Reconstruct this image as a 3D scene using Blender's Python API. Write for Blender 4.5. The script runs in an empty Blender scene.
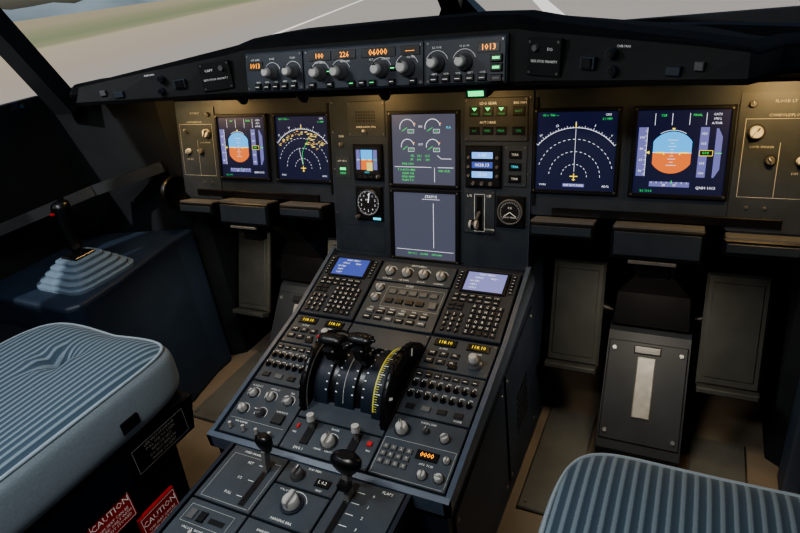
import bpy, math, random
from mathutils import Matrix, Vector
random.seed(4)
sin,cos,pi,rad=math.sin,math.cos,math.pi,math.radians
scene=bpy.context.scene
try: scene.view_settings.look='AgX - Medium High Contrast'
except Exception: pass
# ------------------------------------------------------------ materials
MC={}
def mat(name,col=(.5,.5,.5),rough=.5,metal=0.,emit=0.,ecol=None,var=0.,scale=60.,bump=0.,coat=0.,spec=.5):
    if name in MC: return MC[name]
    m=bpy.data.materials.new(name);m.use_nodes=True
    nt=m.node_tree;b=nt.nodes['Principled BSDF']
    b.inputs['Base Color'].default_value=(*col,1);b.inputs['Roughness'].default_value=rough
    b.inputs['Metallic'].default_value=metal;b.inputs['Specular IOR Level'].default_value=spec
    if coat: b.inputs['Coat Weight'].default_value=coat
    if emit:
        b.inputs['Emission Color'].default_value=(*(ecol or col),1);b.inputs['Emission Strength'].default_value=emit
    if var or bump:
        tc=nt.nodes.new('ShaderNodeTexCoord');n=nt.nodes.new('ShaderNodeTexNoise')
        n.inputs['Scale'].default_value=scale;n.inputs['Detail'].default_value=4
        nt.links.new(tc.outputs['Object'],n.inputs['Vector'])
        if var:
            r=nt.nodes.new('ShaderNodeValToRGB')
            r.color_ramp.elements[0].position=.3;r.color_ramp.elements[1].position=.7
            r.color_ramp.elements[0].color=(*[c*(1-var) for c in col],1)
            r.color_ramp.elements[1].color=(*[min(1,c*(1+var)) for c in col],1)
            nt.links.new(n.outputs['Fac'],r.inputs['Fac']);nt.links.new(r.outputs['Color'],b.inputs['Base Color'])
        if bump:
            bp=nt.nodes.new('ShaderNodeBump');bp.inputs['Strength'].default_value=bump;bp.inputs['Distance'].default_value=.002
            nt.links.new(n.outputs['Fac'],bp.inputs['Height']);nt.links.new(bp.outputs['Normal'],b.inputs['Normal'])
    MC[name]=m;return m
def em(name,col,s=1.): return mat('glow_'+name,(0.01,.01,.01),.35,0,s,col)
PANEL=mat('panel_bluegrey',(.026,.035,.048),.45,var=.15,scale=25,spec=.4)
PANEL2=mat('panel_plate',(.034,.043,.055),.42,var=.12,scale=30,spec=.4)
PEDP=mat('pedestal_plate',(.050,.063,.077),.42,var=.15,scale=20,spec=.4)
PEDB=mat('pedestal_body',(.014,.021,.035),.5,var=.2,scale=12,spec=.35)
RAIL=mat('pedestal_rail',(.065,.09,.13),.4,var=.1)
BEZ=mat('bezel_dark',(.007,.008,.010),.4,var=.1,spec=.3)
BLK=mat('black_plastic',(.005,.005,.006),.32,var=.2)
LEV=mat('lever_black',(.011,.011,.012),.3,var=.2)
BLKR=mat('black_rubber',(.007,.007,.008),.6,var=.2)
KEY=mat('key_dark',(.012,.013,.016),.45,var=.1)
KEYG=mat('key_grey',(.12,.125,.125),.5,var=.1)
KNOB=mat('knob_grey',(.48,.48,.46),.4,var=.1)
KNOBD=mat('knob_dark',(.10,.10,.105),.4,var=.1)
METAL=mat('brushed_metal',(.26,.26,.25),.45,.5,var=.1)
STRIP=mat('wear_strip',(.20,.20,.19),.5,.2,var=.15)
WHT=mat('label_white',(.78,.80,.78),.6,emit=.16,ecol=(.8,.85,.8),var=.03)
LINE=mat('label_line',(.42,.43,.41),.6,var=.05)
SCREW=mat('screw',(.18,.18,.18),.35,.7,var=.1)
YEL=mat('paint_yellow',(.62,.60,.10),.5,var=.05,emit=.03,ecol=(.8,.75,.1))
RED=mat('paint_red',(.55,.02,.02),.5,var=.08)
GLARE=mat('glareshield_pad',(.0065,.0065,.007),.85,var=.2,scale=40,bump=.2,spec=.15)
GFACE=mat('glareshield_face',(.011,.0125,.013),.65,var=.15,scale=30,spec=.2)
WALL=mat('wall_charcoal',(.007,.009,.012),.7,var=.2,scale=10,spec=.2)
CONS=mat('console_blue',(.012,.021,.038),.5,var=.15,scale=12,spec=.3)
GAIT=mat('gaiter_grey',(.095,.135,.18),.6,var=.08,spec=.3)
TRAYT=mat('tray_top',(.12,.12,.118),.4,var=.1)
FLOORM=mat('floor_tan',(.125,.10,.072),.5,var=.25,scale=6,bump=.1)
PLATE=mat('floor_plate',(.10,.10,.09),.4,.3,var=.2,scale=10)
PEDAL=mat('pedal_grey',(.034,.036,.034),.5,.1,var=.15,scale=20,spec=.3)
FTR=mat('footwell_trim',(.016,.019,.023),.55,.0,var=.2,scale=15,spec=.25)
W_=em('white',(.9,.92,1),1.3);G_=em('green',(.06,.9,.16),1.2);C_=em('cyan',(.1,.75,.95),1.3)
A_=em('amber',(1,.34,.02),2.6);Y_=em('yellow',(1,.78,.06),1.6)
SKYB=em('attitude_blue',(.06,.36,.75),1.6);GRB=em('attitude_brown',(.62,.14,.03),1.5)
NAVY=em('screen_navy',(.005,.009,.045),.9);LAV=em('screen_lavender',(.080,.085,.125),1.)
TAPE=em('tape_lavender',(.15,.15,.38),1.2);LCDB=em('lcd_blue',(.07,.11,.46),.9);LCDP=em('lcd_pale',(.26,.27,.58),1.0)
TERR=em('terrain_orange',(.85,.42,.05),1.2);TERY=em('terrain_yellow',(.85,.72,.2),1.1)
BLUE=em('blue_window',(.16,.42,1),1.5);GRN2=em('annunciator_green',(.04,.85,.22),2.2);GDIM=em('green_dim',(.04,.5,.16),.8)
LCDK=em('lcd_black',(.003,.003,.003),1.)
# ------------------------------------------------------------ builder
TXT={}
def text_geo(s):
    if s in TXT: return TXT[s]
    cu=bpy.data.curves.new('tmp','FONT');cu.body=s;cu.size=1;cu.align_x='CENTER';cu.align_y='CENTER';cu.resolution_u=1
    ob=bpy.data.objects.new('tmp',cu);scene.collection.objects.link(ob)
    dg=bpy.context.evaluated_depsgraph_get();me=bpy.data.meshes.new_from_object(ob.evaluated_get(dg))
    r=([tuple(v.co) for v in me.vertices],[tuple(p.vertices) for p in me.polygons])
    bpy.data.objects.remove(ob);bpy.data.curves.remove(cu);bpy.data.meshes.remove(me)
    TXT[s]=r;return r
class MB:
    def __init__(s,M=None):
        s.v=[];s.f=[];s.m=[];s.mats=[];s.sm=[];s.M=M or Matrix.Identity(4)
    def add(s,vs,fs,mt,smooth=False):
        o=len(s.v);M=s.M
        s.v+= [tuple(M@Vector(p)) for p in vs]
        if mt not in s.mats: s.mats.append(mt)
        i=s.mats.index(mt)
        for f in fs: s.f.append([o+k for k in f]);s.m.append(i);s.sm.append(smooth)
    def box(s,u0,v0,n0,u1,v1,n1,mt,ch=0.,top=None):
        if u0>u1:u0,u1=u1,u0
        if v0>v1:v0,v1=v1,v0
        if not ch:
            vs=[(u0,v0,n0),(u1,v0,n0),(u1,v1,n0),(u0,v1,n0),(u0,v0,n1),(u1,v0,n1),(u1,v1,n1),(u0,v1,n1)]
            s.add(vs,[(3,2,1,0),(0,1,5,4),(1,2,6,5),(2,3,7,6),(3,0,4,7)],mt);s.add(vs[4:],[(0,1,2,3)],top or mt)
        else:
            c=ch;d=n1-ch if n1>n0 else n1+ch
            vs=[(u0,v0,n0),(u1,v0,n0),(u1,v1,n0),(u0,v1,n0),(u0,v0,d),(u1,v0,d),(u1,v1,d),(u0,v1,d),(u0+c,v0+c,n1),(u1-c,v0+c,n1),(u1-c,v1-c,n1),(u0+c,v1-c,n1)]
            s.add(vs,[(3,2,1,0),(0,1,5,4),(1,2,6,5),(2,3,7,6),(3,0,4,7),(4,5,9,8),(5,6,10,9),(6,7,11,10),(7,4,8,11)],mt)
            s.add(vs[8:],[(0,1,2,3)],top or mt)
    def prism(s,pts,n0,n1,mt):
        k=len(pts);vs=[(a,b,n0) for a,b in pts]+[(a,b,n1) for a,b in pts]
        s.add(vs,[tuple(range(k-1,-1,-1)),tuple(range(k,2*k))]+[(i,(i+1)%k,k+(i+1)%k,k+i) for i in range(k)],mt)
    def rings(s,rs,mt,caps=True,smooth=True):
        k=len(rs[0]);vs=[p for r in rs for p in r];fs=[]
        for j in range(len(rs)-1):
            for i in range(k): fs.append((j*k+i,j*k+(i+1)%k,(j+1)*k+(i+1)%k,(j+1)*k+i))
        s.add(vs,fs,mt,smooth)
        if caps: s.add(rs[0],[tuple(range(k-1,-1,-1))],mt);s.add(rs[-1],[tuple(range(k))],mt)
    def cylp(s,p0,p1,r0,r1,mt,seg=14,smooth=True,caps=True):
        a=Vector(p0);b=Vector(p1);d=(b-a).normalized()
        x=d.orthogonal().normalized();y=d.cross(x)
        s.rings([[tuple(a+(x*cos(t)+y*sin(t))*r0) for t in [2*pi*i/seg for i in range(seg)]],[tuple(b+(x*cos(t)+y*sin(t))*r1) for t in [2*pi*i/seg for i in range(seg)]]],mt,caps,smooth)
    def cyl(s,u,v,n0,n1,r0,r1,mt,seg=14): s.cylp((u,v,n0),(u,v,n1),r0,r1,mt,seg)
    def lathe(s,u,v,prof,mt,seg=18):
        s.rings([[(u+r*cos(2*pi*i/seg),v+r*sin(2*pi*i/seg),n) for i in range(seg)] for r,n in prof],mt)
    def knob(s,u,v,n,r,h,mt=None,ang=90,cap=None):
        mt=mt or KNOBD
        s.lathe(u,v,[(r*1.3,n),(r*1.3,n+h*.12)],KEY)
        s.lathe(u,v,[(r,n+h*.12),(r*.92,n+h*.85),(r*.78,n+h)],mt)
        a=rad(ang);ca,sa=cos(a),sin(a)
        s.add([(u+ca*x*r-sa*y*r,v+sa*x*r+ca*y*r,n+z) for x,y,z in ((-.9,-.22,h),(.95,-.22,h),(.95,.22,h),(-.9,.22,h),(-.75,-.12,h*1.35),(.8,-.12,h*1.35),(.8,.12,h*1.35),(-.75,.12,h*1.35))],[(0,1,5,4),(1,2,6,5),(2,3,7,6),(3,0,4,7),(4,5,6,7)],mt)
        s.line([(u+r*.2*ca,v+r*.2*sa),(u+r*.78*ca,v+r*.78*sa)],r*.16,n+h*1.35+.0003,WHT if mt!=KNOB else BLK)
    def poly(s,pts,n,mt): s.add([(a,b,n) for a,b in pts],[tuple(range(len(pts)))],mt)
    def rect(s,u0,v0,u1,v1,n,mt): s.poly([(min(u0,u1),min(v0,v1)),(max(u0,u1),min(v0,v1)),(max(u0,u1),max(v0,v1)),(min(u0,u1),max(v0,v1))],n,mt)
    def line(s,pts,w,n,mt):
        for (a,b),(c,d) in zip(pts[:-1],pts[1:]):
            l=math.hypot(c-a,d-b) or 1e-6;x=-(d-b)/l*w/2;y=(c-a)/l*w/2
            s.poly([(a-x,b-y),(c-x,d-y),(c+x,d+y),(a+x,b+y)],n,mt)
    def frame(s,u0,v0,u1,v1,w,n,mt): s.line([(u0,v0),(u1,v0)],w,n,mt);s.line([(u1,v0),(u1,v1)],w,n,mt);s.line([(u1,v1),(u0,v1)],w,n,mt);s.line([(u0,v1),(u0,v0)],w,n,mt)
    def arc(s,cu,cv,r,a0,a1,w,n,mt,seg=24,dash=False):
        P=[(cu+r*cos(rad(a0+(a1-a0)*i/seg)),cv+r*sin(rad(a0+(a1-a0)*i/seg))) for i in range(seg+1)]
        if dash:
            for i in range(0,seg,2): s.line(P[i:i+2],w,n,mt)
        else: s.line(P,w,n,mt)
    def disc(s,cu,cv,r,n,mt,seg=24): s.poly([(cu+r*cos(2*pi*i/seg),cv+r*sin(2*pi*i/seg)) for i in range(seg)],n,mt)
    def text(s,t,u,v,size,n,mt=None,rot=0):
        vs,fs=text_geo(t);c,q=cos(rad(rot)),sin(rad(rot))
        s.add([(u+size*(x*c-y*q),v+size*(x*q+y*c),n) for x,y,_ in vs],fs,mt or WHT)
    def plate(s,u0,v0,u1,v1,n0,n1,mt,screws=True):
        s.box(u0,v0,n0,u1,v1,n1,mt,ch=.0012)
        if screws:
            for a in (min(u0,u1)+.005,max(u0,u1)-.005):
                for b in (min(v0,v1)+.005,max(v0,v1)-.005): s.cyl(a,b,n1,n1+.0008,.0026,.0022,SCREW,8);s.line([(a-.0018,b),(a+.0018,b)],.0006,n1+.001,BLK)
    def toggle(s,u,v,n,h=.016):
        s.cyl(u,v,n,n+.003,.005,.004,KNOBD,10);s.cylp((u,v,n),(u,v+.004,n+h),.0022,.0034,KNOB,8)
    def finish(s,name,bevel=0,sub=0,parent=None):
        me=bpy.data.meshes.new(name)
        if s.v:
            lo=[min(p[i] for p in s.v) for i in range(3)];hi=[max(p[i] for p in s.v) for i in range(3)]
            c=[(a+b)/2 for a,b in zip(lo,hi)]
        else: c=[0,0,0]
        me.from_pydata([(p[0]-c[0],p[1]-c[1],p[2]-c[2]) for p in s.v],[],s.f)
        for m in s.mats: me.materials.append(m)
        me.polygons.foreach_set('material_index',s.m);me.polygons.foreach_set('use_smooth',s.sm);me.update()
        ob=bpy.data.objects.new(name,me);ob.location=c;scene.collection.objects.link(ob)
        if bevel:
            b=ob.modifiers.new('b','BEVEL');b.width=bevel;b.segments=3;b.limit_method='ANGLE';b.angle_limit=rad(40)
        return ob
def fr(o,v):
    v=Vector(v).normalized();u=Vector((1,0,0));n=u.cross(v)
    return Matrix(((u.x,v.x,n.x,o[0]),(u.y,v.y,n.y,o[1]),(u.z,v.z,n.z,o[2]),(0,0,0,1)))
T=rad(13)
P=fr((0,0,0),(0,sin(T),cos(T)))
F1=fr((0,-.09,-.255),(0,.18,.067));F2=fr((0,-.27,-.322),(0,.33,.083));F3=fr((0,-.60,-.405),(0,.5,.03))
# ------------------------------------------------------------ instrument panel
b=MB(P)
for sg in (-1,1):
    pts=[(sg*.25,-.137),(sg*.62,-.137),(sg*.64,-.15),(sg*.755,-.15),(sg*.775,-.13),(sg*.775,.125),(sg*.25,.125)]
    if sg<0: pts=pts[::-1]
    b.prism(pts,-.03,0,PANEL)
    b.prism([(sg*x,y) for x,y in ([(.630,-.145),(.755,-.145),(.768,-.13),(.768,.108),(.630,.108)][::sg])],0,.003,PANEL2)
    b.box(sg*.30,-.137,0,sg*.72,-.119,.007,BLK,.002)
    b.box(sg*.256,-.115,0,sg*.262,.11,.004,BEZ)
    b.frame(sg*.642,-.08,sg*.762,.062,.0009,.0035,LINE)
    b.line([(sg*.70,-.08),(sg*.70,.02)],.0009,.0035,LINE)
    b.knob(sg*.66,.038,.003,.012,.012,KNOB,60)
    b.knob(sg*.688,-.012,.003,.008,.010,KNOBD,120);b.knob(sg*.735,-.012,.003,.008,.010,KNOB,40)
    b.cylp((sg*.73,.038,.003),(sg*.73,.048,.02),.003,.004,METAL,8)
    b.text('CONSOLE/FLOOR',sg*.705,.068,.0070,.0036,LINE);b.text('LOUD SPEAKER',sg*.672,.012,.0055,.0036,LINE);b.text('DIM  BRT',sg*.735,-.035,.006,.0036,LINE)
    b.text('FLOOD LT',sg*.70,.092,.0070,.0036,LINE);b.knob(sg*.65,.088,.003,.006,.008,KNOBD)
    for k in range(4): b.cyl(sg*(.66+.03*(k%2)),-.10-.022*(k//2),.003,.005,.004,.003,SCREW,8)
b.prism([(-.252,-.275),(.252,-.275),(.252,.125),(-.252,.125)],-.03,.004,PANEL)
for sg in (-1,1): b.line([(sg*.252,-.275),(sg*.252,.12)],.001,.0044,RAIL)
for u in (-.246,.246):
    for v in (-.26,-.16,-.05,.04,.11): b.cyl(u,v,.004,.0055,.0028,.002,SCREW,8)
b.plate(-.20,.03,-.098,.112,.004,.006,PANEL2)
b.text('A/SKID & N/W STRG',-.15,.052,.006,.0064);b.toggle(-.15,.04,.006)
for i in range(8):
    for j in range(4): b.box(-.178+.007*i,.064+.007*j,.006,-.174+.007*i,.068+.007*j,.007,BLK)
b.plate(-.24,-.07,-.20,-.02,.004,.006,PANEL2,False);b.rect(-.229,-.052,-.212,-.046,.0064,GRN2);b.rect(-.229,-.062,-.212,-.057,.0064,GDIM)
b.text('ATT HDG',-.222,-.03,.006,.0064)
b.text('DDR',-.222,.03,.007,.0045);b.knob(-.222,.01,.004,.006,.008)
b.plate(.10,.02,.243,.112,.004,.007,PANEL2)
b.text('LDG GEAR',.155,.10,.008,.0075);b.text('AUTO/BRK',.155,.060,.0075,.0075);b.text('BRK FAN',.225,.10,.007,.0075)
for i in range(3):
    b.box(.113+.03*i,.073,.007,.137+.03*i,.093,.0095,BLK,.001);b.poly([(.119+.03*i,.091),(.125+.03*i,.084),(.131+.03*i,.091)],.0098,GRN2);b.text('UNLK',.125+.03*i,.078,.006,.0098,GDIM)
    b.box(.113+.03*i,.034,.007,.137+.03*i,.051,.0095,BLK,.001);b.text(('LO','MED','MAX')[i],.125+.03*i,.0425,.007,.0098,GDIM)
b.box(.21,.034,.007,.236,.051,.0095,BLK,.001);b.text('ON',.223,.0425,.007,.0098,GDIM)
b.box(.21,.073,.007,.236,.093,.0095,BLK,.001);b.text('HOT',.223,.083,.007,.0098,GDIM)
b.plate(.192,-.078,.243,.012,.004,.006,PANEL2)
for i in range(3): b.box(.204,-.068+.026*i,.006,.231,-.052+.026*i,.009,BLK,.001);b.text('TERR',.2175,-.06+.026*i,.007,.0093,C_ if i==1 else WHT)
b.plate(-.10,-.272,.10,-.262,.004,.005,BEZ,False)
b.frame(-.235,-.255,-.11,-.19,.0007,.0044,BEZ)
b.finish('instrument_panel')
def bezel(b,cu,cv,h,ins=.076,vh=None):
    vh=vh or h
    a=h;i=ins
    for (u0,v0,u1,v1) in ((-a,i,a,vh),(-a,-vh,a,-i),(-a,-i,-i,i),(i,-i,a,i)): b.box(cu+u0,cv+v0,.002,cu+u1,cv+v1,.008,BEZ,.0015)
    for x in (-a+.006,a-.006):
        for y in (-vh+.006,vh-.006): b.cyl(cu+x,cv+y,.008,.0092,.0026,.002,SCREW,8)
    b.box(cu-i,cv-i,.001,cu+i,cv+i,.003,BEZ)
def pfd(cu,cv):
    b=MB(P);bezel(b,cu,cv,.088,.080);b.M=P@Matrix.Translation((cu,cv,0));n=.0034
    b.rect(-.080,-.080,.080,.080,n,NAVY);n+=.0004
    for u in (-.048,-.018,.012,.04): b.line([(u,.052),(u,.074)],.0008,n,W_)
    b.text('FINAL',.025,.07,.006,n,G_);b.text('CAT3',.058,.071,.006,n,W_);b.text('1FD2',.058,.063,.006,n,W_);b.text('A/THR',.058,.055,.006,n,W_);b.text('CLB',-.033,.07,.006,n,G_)
    cx=-.014;r=.040;w=.034
    a0=math.acos(w/r)
    top=[(cx+w,0)]+[(cx+r*cos(a0+(pi-2*a0)*i/14),r*sin(a0+(pi-2*a0)*i/14)) for i in range(15)]+[(cx-w,0)]
    b.poly(top,n,SKYB);b.poly([(x,-y) for x,y in top][::-1],n,GRB);n+=.0004
    b.line([(cx-w,0),(cx+w,0)],.0012,n,W_)
    for k,l in ((.006,.003),(.012,.007),(.018,.003),(.024,.009),(-.006,.003),(-.012,.007),(-.018,.003),(-.024,.009)): b.line([(cx-l,k),(cx+l,k)],.0008,n,W_)
    b.line([(cx-.028,0),(cx-.014,0),(cx-.014,-.004)],.0022,n+.0003,Y_);b.line([(cx+.028,0),(cx+.014,0),(cx+.014,-.004)],.0022,n+.0003,Y_);b.rect(cx-.0015,-.0015,cx+.0015,.0015,n+.0003,Y_)
    b.arc(cx,0,.0425,58,122,.0008,n,W_,10);b.poly([(cx-.003,.0465),(cx,.042),(cx+.003,.0465)],n,Y_)
    b.rect(-.076,-.046,-.060,.048,n,TAPE)
    for i in range(10): b.line([(-.0635,-.042+.0092*i),(-.060,-.042+.0092*i)],.0008,n+.0003,W_)
    for i in range(4): b.text(str(40+20*i),-.069,-.036+.0215*i,.0065,n+.0003,W_)
    b.line([(-.060,-.046),(-.060,.048)],.0008,n+.0003,W_);b.poly([(-.060,0),(-.054,.003),(-.054,-.003)],n+.0003,Y_)
    b.rect(.032,-.046,.047,.048,n,TAPE)
    for i in range(5): b.text('%03d'%(5*i),.0395,-.038+.0185*i,.0062,n+.0003,W_)
    b.rect(.034,-.005,.056,.005,n+.0005,LCDK);b.frame(.034,-.005,.056,.005,.0008,n+.0008,Y_);b.text('000',.044,0,.008,n+.0009,G_)
    b.poly([(.062,-.046),(.070,-.030),(.070,.030),(.062,.046),(.0585,.046),(.0585,-.046)],n,TAPE)
    b.line([(.071,0),(.0605,0)],.0014,n+.0003,G_)
    b.rect(cx-.036,-.066,cx+.036,-.056,n,TAPE)
    for i in range(8): b.line([(cx-.032+.009*i,-.056),(cx-.032+.009*i,-.0595)],.0007,n+.0003,W_)
    b.text('28        29',cx,-.0625,.006,n+.0003,W_);b.line([(cx+.004,-.053),(cx+.004,-.06)],.0013,n+.0004,G_)
    b.text('QNH 1013',.050,-.066,.0075,n,W_);b.text('ILS 110.3',-.055,-.075,.006,n,G_)
    return b.finish('primary_flight_display')
def nd(cu,cv,terrain):
    b=MB(P);bezel(b,cu,cv,.088,.080);b.M=P@Matrix.Translation((cu,cv,0));n=.0034
    b.rect(-.080,-.080,.080,.080,n,NAVY);n+=.0004
    oy=-.052
    b.arc(0,oy,.100,40,140,.0010,n,W_,36)
    for i in range(31):
        a=rad(40+3.33*i);l=.005 if i%3==0 else .003;b.line([((.1)*cos(a),oy+.1*sin(a)),((.1+l)*cos(a),oy+(.1+l)*sin(a))],.0008,n,W_)
    for i,s_ in enumerate(['30','33','0','3','6']):
        a=rad(130-20*i);b.text(s_,.110*cos(a),oy+.110*sin(a),.0065,n,W_,(130-20*i)-90)
    b.arc(0,oy,.077,14,166,.0009,n,W_,40,True);b.arc(0,oy,.052,0,180,.0009,n,W_,34,True);b.arc(0,oy,.026,0,180,.0009,n,W_,20,True)
    b.line([(0,oy-.008),(0,oy+.007)],.0017,n+.0003,Y_);b.line([(-.008,oy+.001),(.008,oy+.001)],.0017,n+.0003,Y_);b.line([(-.003,oy-.006),(.003,oy-.006)],.0014,n+.0003,Y_)
    b.line([(0,oy+.1),(0,oy+.109)],.0018,n+.0003,Y_)
    b.text('GS 0  TAS ---',-.052,.073,.0062,n,G_);b.text('CI05',.062,.073,.006,n,W_);b.text('2.1 NM',.060,.065,.006,n,G_)
    if terrain:
        for i in range(110):
            a=rad(random.uniform(40,140));r=random.gauss(.090,.0035) if i%3 else random.uniform(.062,.09);q=random.uniform(.0008,.0032)
            if i%3==0: a=rad(random.uniform(42,80))
            if r>.096: continue
            ca,sa=cos(a),sin(a);b.rect(r*ca-q,oy+r*sa-q*.4,r*ca+q,oy+r*sa+q*.4,n+.0002+.000003*i,TERR if i%4==0 else TERY)
        b.line([(0,oy+.01),(.0,-.01),(.018,.02)],.0009,n+.0008,G_);b.line([(0,oy+.01),(-.01,.0)],.0009,n+.0008,W_)
    else:
        b.line([(0,oy+.01),(0,oy+.098)],.0007,n,W_)
        b.rect(-.022,-.073,.022,-.066,n,TAPE);b.text('MAP NOT AVAIL',0,-.0695,.0055,n+.0005,W_)
    b.text('VOR1',-.064,-.07,.006,n,W_);b.text('ADF2',.064,-.07,.006,n,W_)
    return b.finish('navigation_display')
pfd(-.538,0);nd(-.3416,0,True);nd(.3416,0,False);pfd(.538,0)
b=MB(P);
b.M=P@Matrix.Translation((0,0,.003));bezel(b,0,0,.091,.08,.088)
n=.0036;b.rect(-.08,-.08,.08,.08,n,LAV);n+=.0004
for sx in (-1,1):
    for cy,r in ((.050,.019),(.008,.016)):
        X=sx*.032-.008
        b.arc(X,cy,r,10,190,.0012,n,W_,18);b.line([(X,cy),(X-r*.9*cos(.6),cy-.008)],.0012,n,G_)
        b.frame(X+.002,cy-.012,X+.017,cy-.004,.0007,n,W_);b.text('0.0',X+.0095,cy-.008,.007,n+.0003,G_)
        b.line([(X+(r+.001)*cos(rad(25)),cy+(r+.001)*sin(rad(25))),(X+(r+.004)*cos(rad(25)),cy+(r+.004)*sin(rad(25)))],.0018,n,A_)
b.text('EPR',-.006,.052,.006,n,W_);b.text('EGT',-.006,.012,.006,n,W_);b.text('N2    62.1    62.3',-.008,-.014,.007,n,G_);b.text('FF     300      300',-.008,-.023,.007,n,G_)
b.text('FLX',.063,.05,.007,n,C_);b.line([(.035,-.012),(.045,-.02),(.07,-.02)],.001,n,W_);b.text('FOB: 5900',-.04,-.033,.007,n,G_)
b.line([(-.075,-.040),(.02,-.040)],.001,n,W_);b.line([(.028,-.04),(.028,-.074)],.001,n,W_);b.line([(.036,-.040),(.075,-.040)],.001,n,W_)
for i,s_ in enumerate(['T.O AUTO BRK','    SIGNS ON','    SPLRS ARM','    FLAPS T.O']): b.text(s_,-.044,-.047-.008*i,.0068,n,G_)
b.text('GND SPLRS',.052,-.048,.006,n,G_)
b.finish('engine_display')
b=MB(P@Matrix.Translation((0,-.18,.003)));bezel(b,0,0,.091,.08,.088);n=.0036
b.rect(-.08,-.08,.08,.08,n,LAV);n+=.0004
b.text('STATUS',.018,.071,.009,n,W_);b.line([(-.005,.065),(.04,.065)],.0008,n,W_);b.line([(.024,.056),(.024,-.052)],.0010,n,W_)
b.line([(-.075,-.06),(.075,-.06)],.0008,n,W_);b.text('TAT 19 C     G.LOAD     GW 60400',0,-.069,.006,n,G_)
b.finish('system_display')
b=MB(P@Matrix.Translation((-.147,-.031,.004)));
b.box(-.04,-.043,0,.04,.043,.01,BEZ,.003);b.rect(-.031,-.028,.031,.036,.0104,LCDK)
b.rect(-.016,.006,.016,.030,.0108,SKYB);b.rect(-.016,-.018,.016,.006,.0108,GRB);b.line([(-.012,.006),(-.004,.006)],.002,.0112,Y_);b.line([(.004,.006),(.012,.006)],.002,.0112,Y_)
b.rect(-.029,-.018,-.018,.030,.0108,TAPE);b.rect(.018,-.018,.029,.030,.0108,TAPE);b.text('100',.0235,.006,.007,.0112,G_);b.text('60',-.0235,.006,.007,.0112,W_);b.text('1013',.0,-.024,.007,.0112,C_);b.rect(.0,-.02,.016,.0,.0111,TERY)
for x in (-.025,-.01,.005): b.box(x,-.039,.01,x+.01,-.032,.012,KEY,.001)
b.knob(.031,-.034,.01,.005,.008)
b.finish('standby_horizon')
b=MB(P@Matrix.Translation((-.148,-.132,.004)))
b.box(-.037,-.042,0,.037,.042,.008,BEZ,.003);b.lathe(0,.002,[(.035,.006),(.035,.011),(.031,.012),(.031,.0085)],BLK,32);b.disc(0,.002,.031,.0092,LCDK)
for i in range(50):
    a=2*pi*i/50;l=.025 if i%5==0 else .028;b.line([(l*cos(a),.002+l*sin(a)),(.030*cos(a),.002+.030*sin(a))],.0007,.0096,W_)
for i in range(10): a=pi/2-2*pi*i/10;b.text(str(i),.020*cos(a),.002+.020*sin(a),.0075,.0096,W_)
b.line([(0,.002),(.004,.027)],.0022,.01,W_);b.rect(-.012,.006,.008,.013,.0098,KEY);b.text('0100',-.002,.0095,.006,.0101,W_);b.knob(-.029,-.034,.008,.005,.010);b.rect(.012,-.04,.034,-.034,.0085,C_)
b.finish('altimeter_gauge')
b=MB(P@Matrix.Translation((.145,-.035,.004)))
b.box(-.04,-.046,0,.042,.046,.009,BEZ,.003)
for i in range(3):
    b.rect(-.024,-.024+.021*i,.024,-.010+.021*i,.0096,BLUE if i!=1 else LCDB);b.text(('12:00','0628.13','0 47')[i],0,-.017+.021*i,.0105,.0101,W_)
for u in (-.032,.034):
    for v in (.02,-.0,-.02): b.cyl(u,v,.009,.012,.004,.0035,KNOBD,10)
for u in (-.02,0,.02): b.cyl(u,-.037,.009,.014,.005,.004,KNOBD)
b.finish('digital_clock')
b=MB(P@Matrix.Translation((.138,-.137,.004)))
b.plate(-.036,-.05,.036,.05,0,.003,PANEL2);b.box(-.006,-.04,.003,.006,.035,.0045,BLK);b.frame(-.012,-.045,.012,.04,.0008,.0035,WHT)
b.text('UP',.022,.036,.009,.0035);b.text('DOWN',.024,-.04,.007,.0035);b.text('L/G',-.024,.036,.008,.0035)
b.cylp((0,-.0,.0),(0,-.022,.04),.004,.004,KNOBD);b.cylp((-.009,-.022,.042),(.009,-.022,.042),.010,.010,KNOB,18);b.cylp((-.0035,-.022,.042),(.0035,-.022,.042),.0115,.0115,BLK,18)
b.finish('landing_gear_lever')
b=MB(P@Matrix.Translation((.21,-.133,.004)))
b.box(-.032,-.035,0,.032,.035,.006,BEZ,.002);b.lathe(0,0,[(.029,.006),(.029,.010),(.025,.011),(.025,.0075)],KNOBD,28);b.disc(0,0,.025,.0085,LCDK)
for i in range(24):
    a=rad(-40+260*i/23);b.line([(.020*cos(a),.020*sin(a)),(.023*cos(a),.023*sin(a))],.0007,.009,WHT)
b.line([(0,0),(-.014,-.01)],.0014,.0095,WHT);b.line([(0,0),(.014,-.01)],.0014,.0095,WHT);b.text('PSI',0,.009,.007,.009,WHT);b.text('ACCU PRESS',0,-.012,.005,.009,WHT)
b.finish('brake_pressure_gauge')
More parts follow.
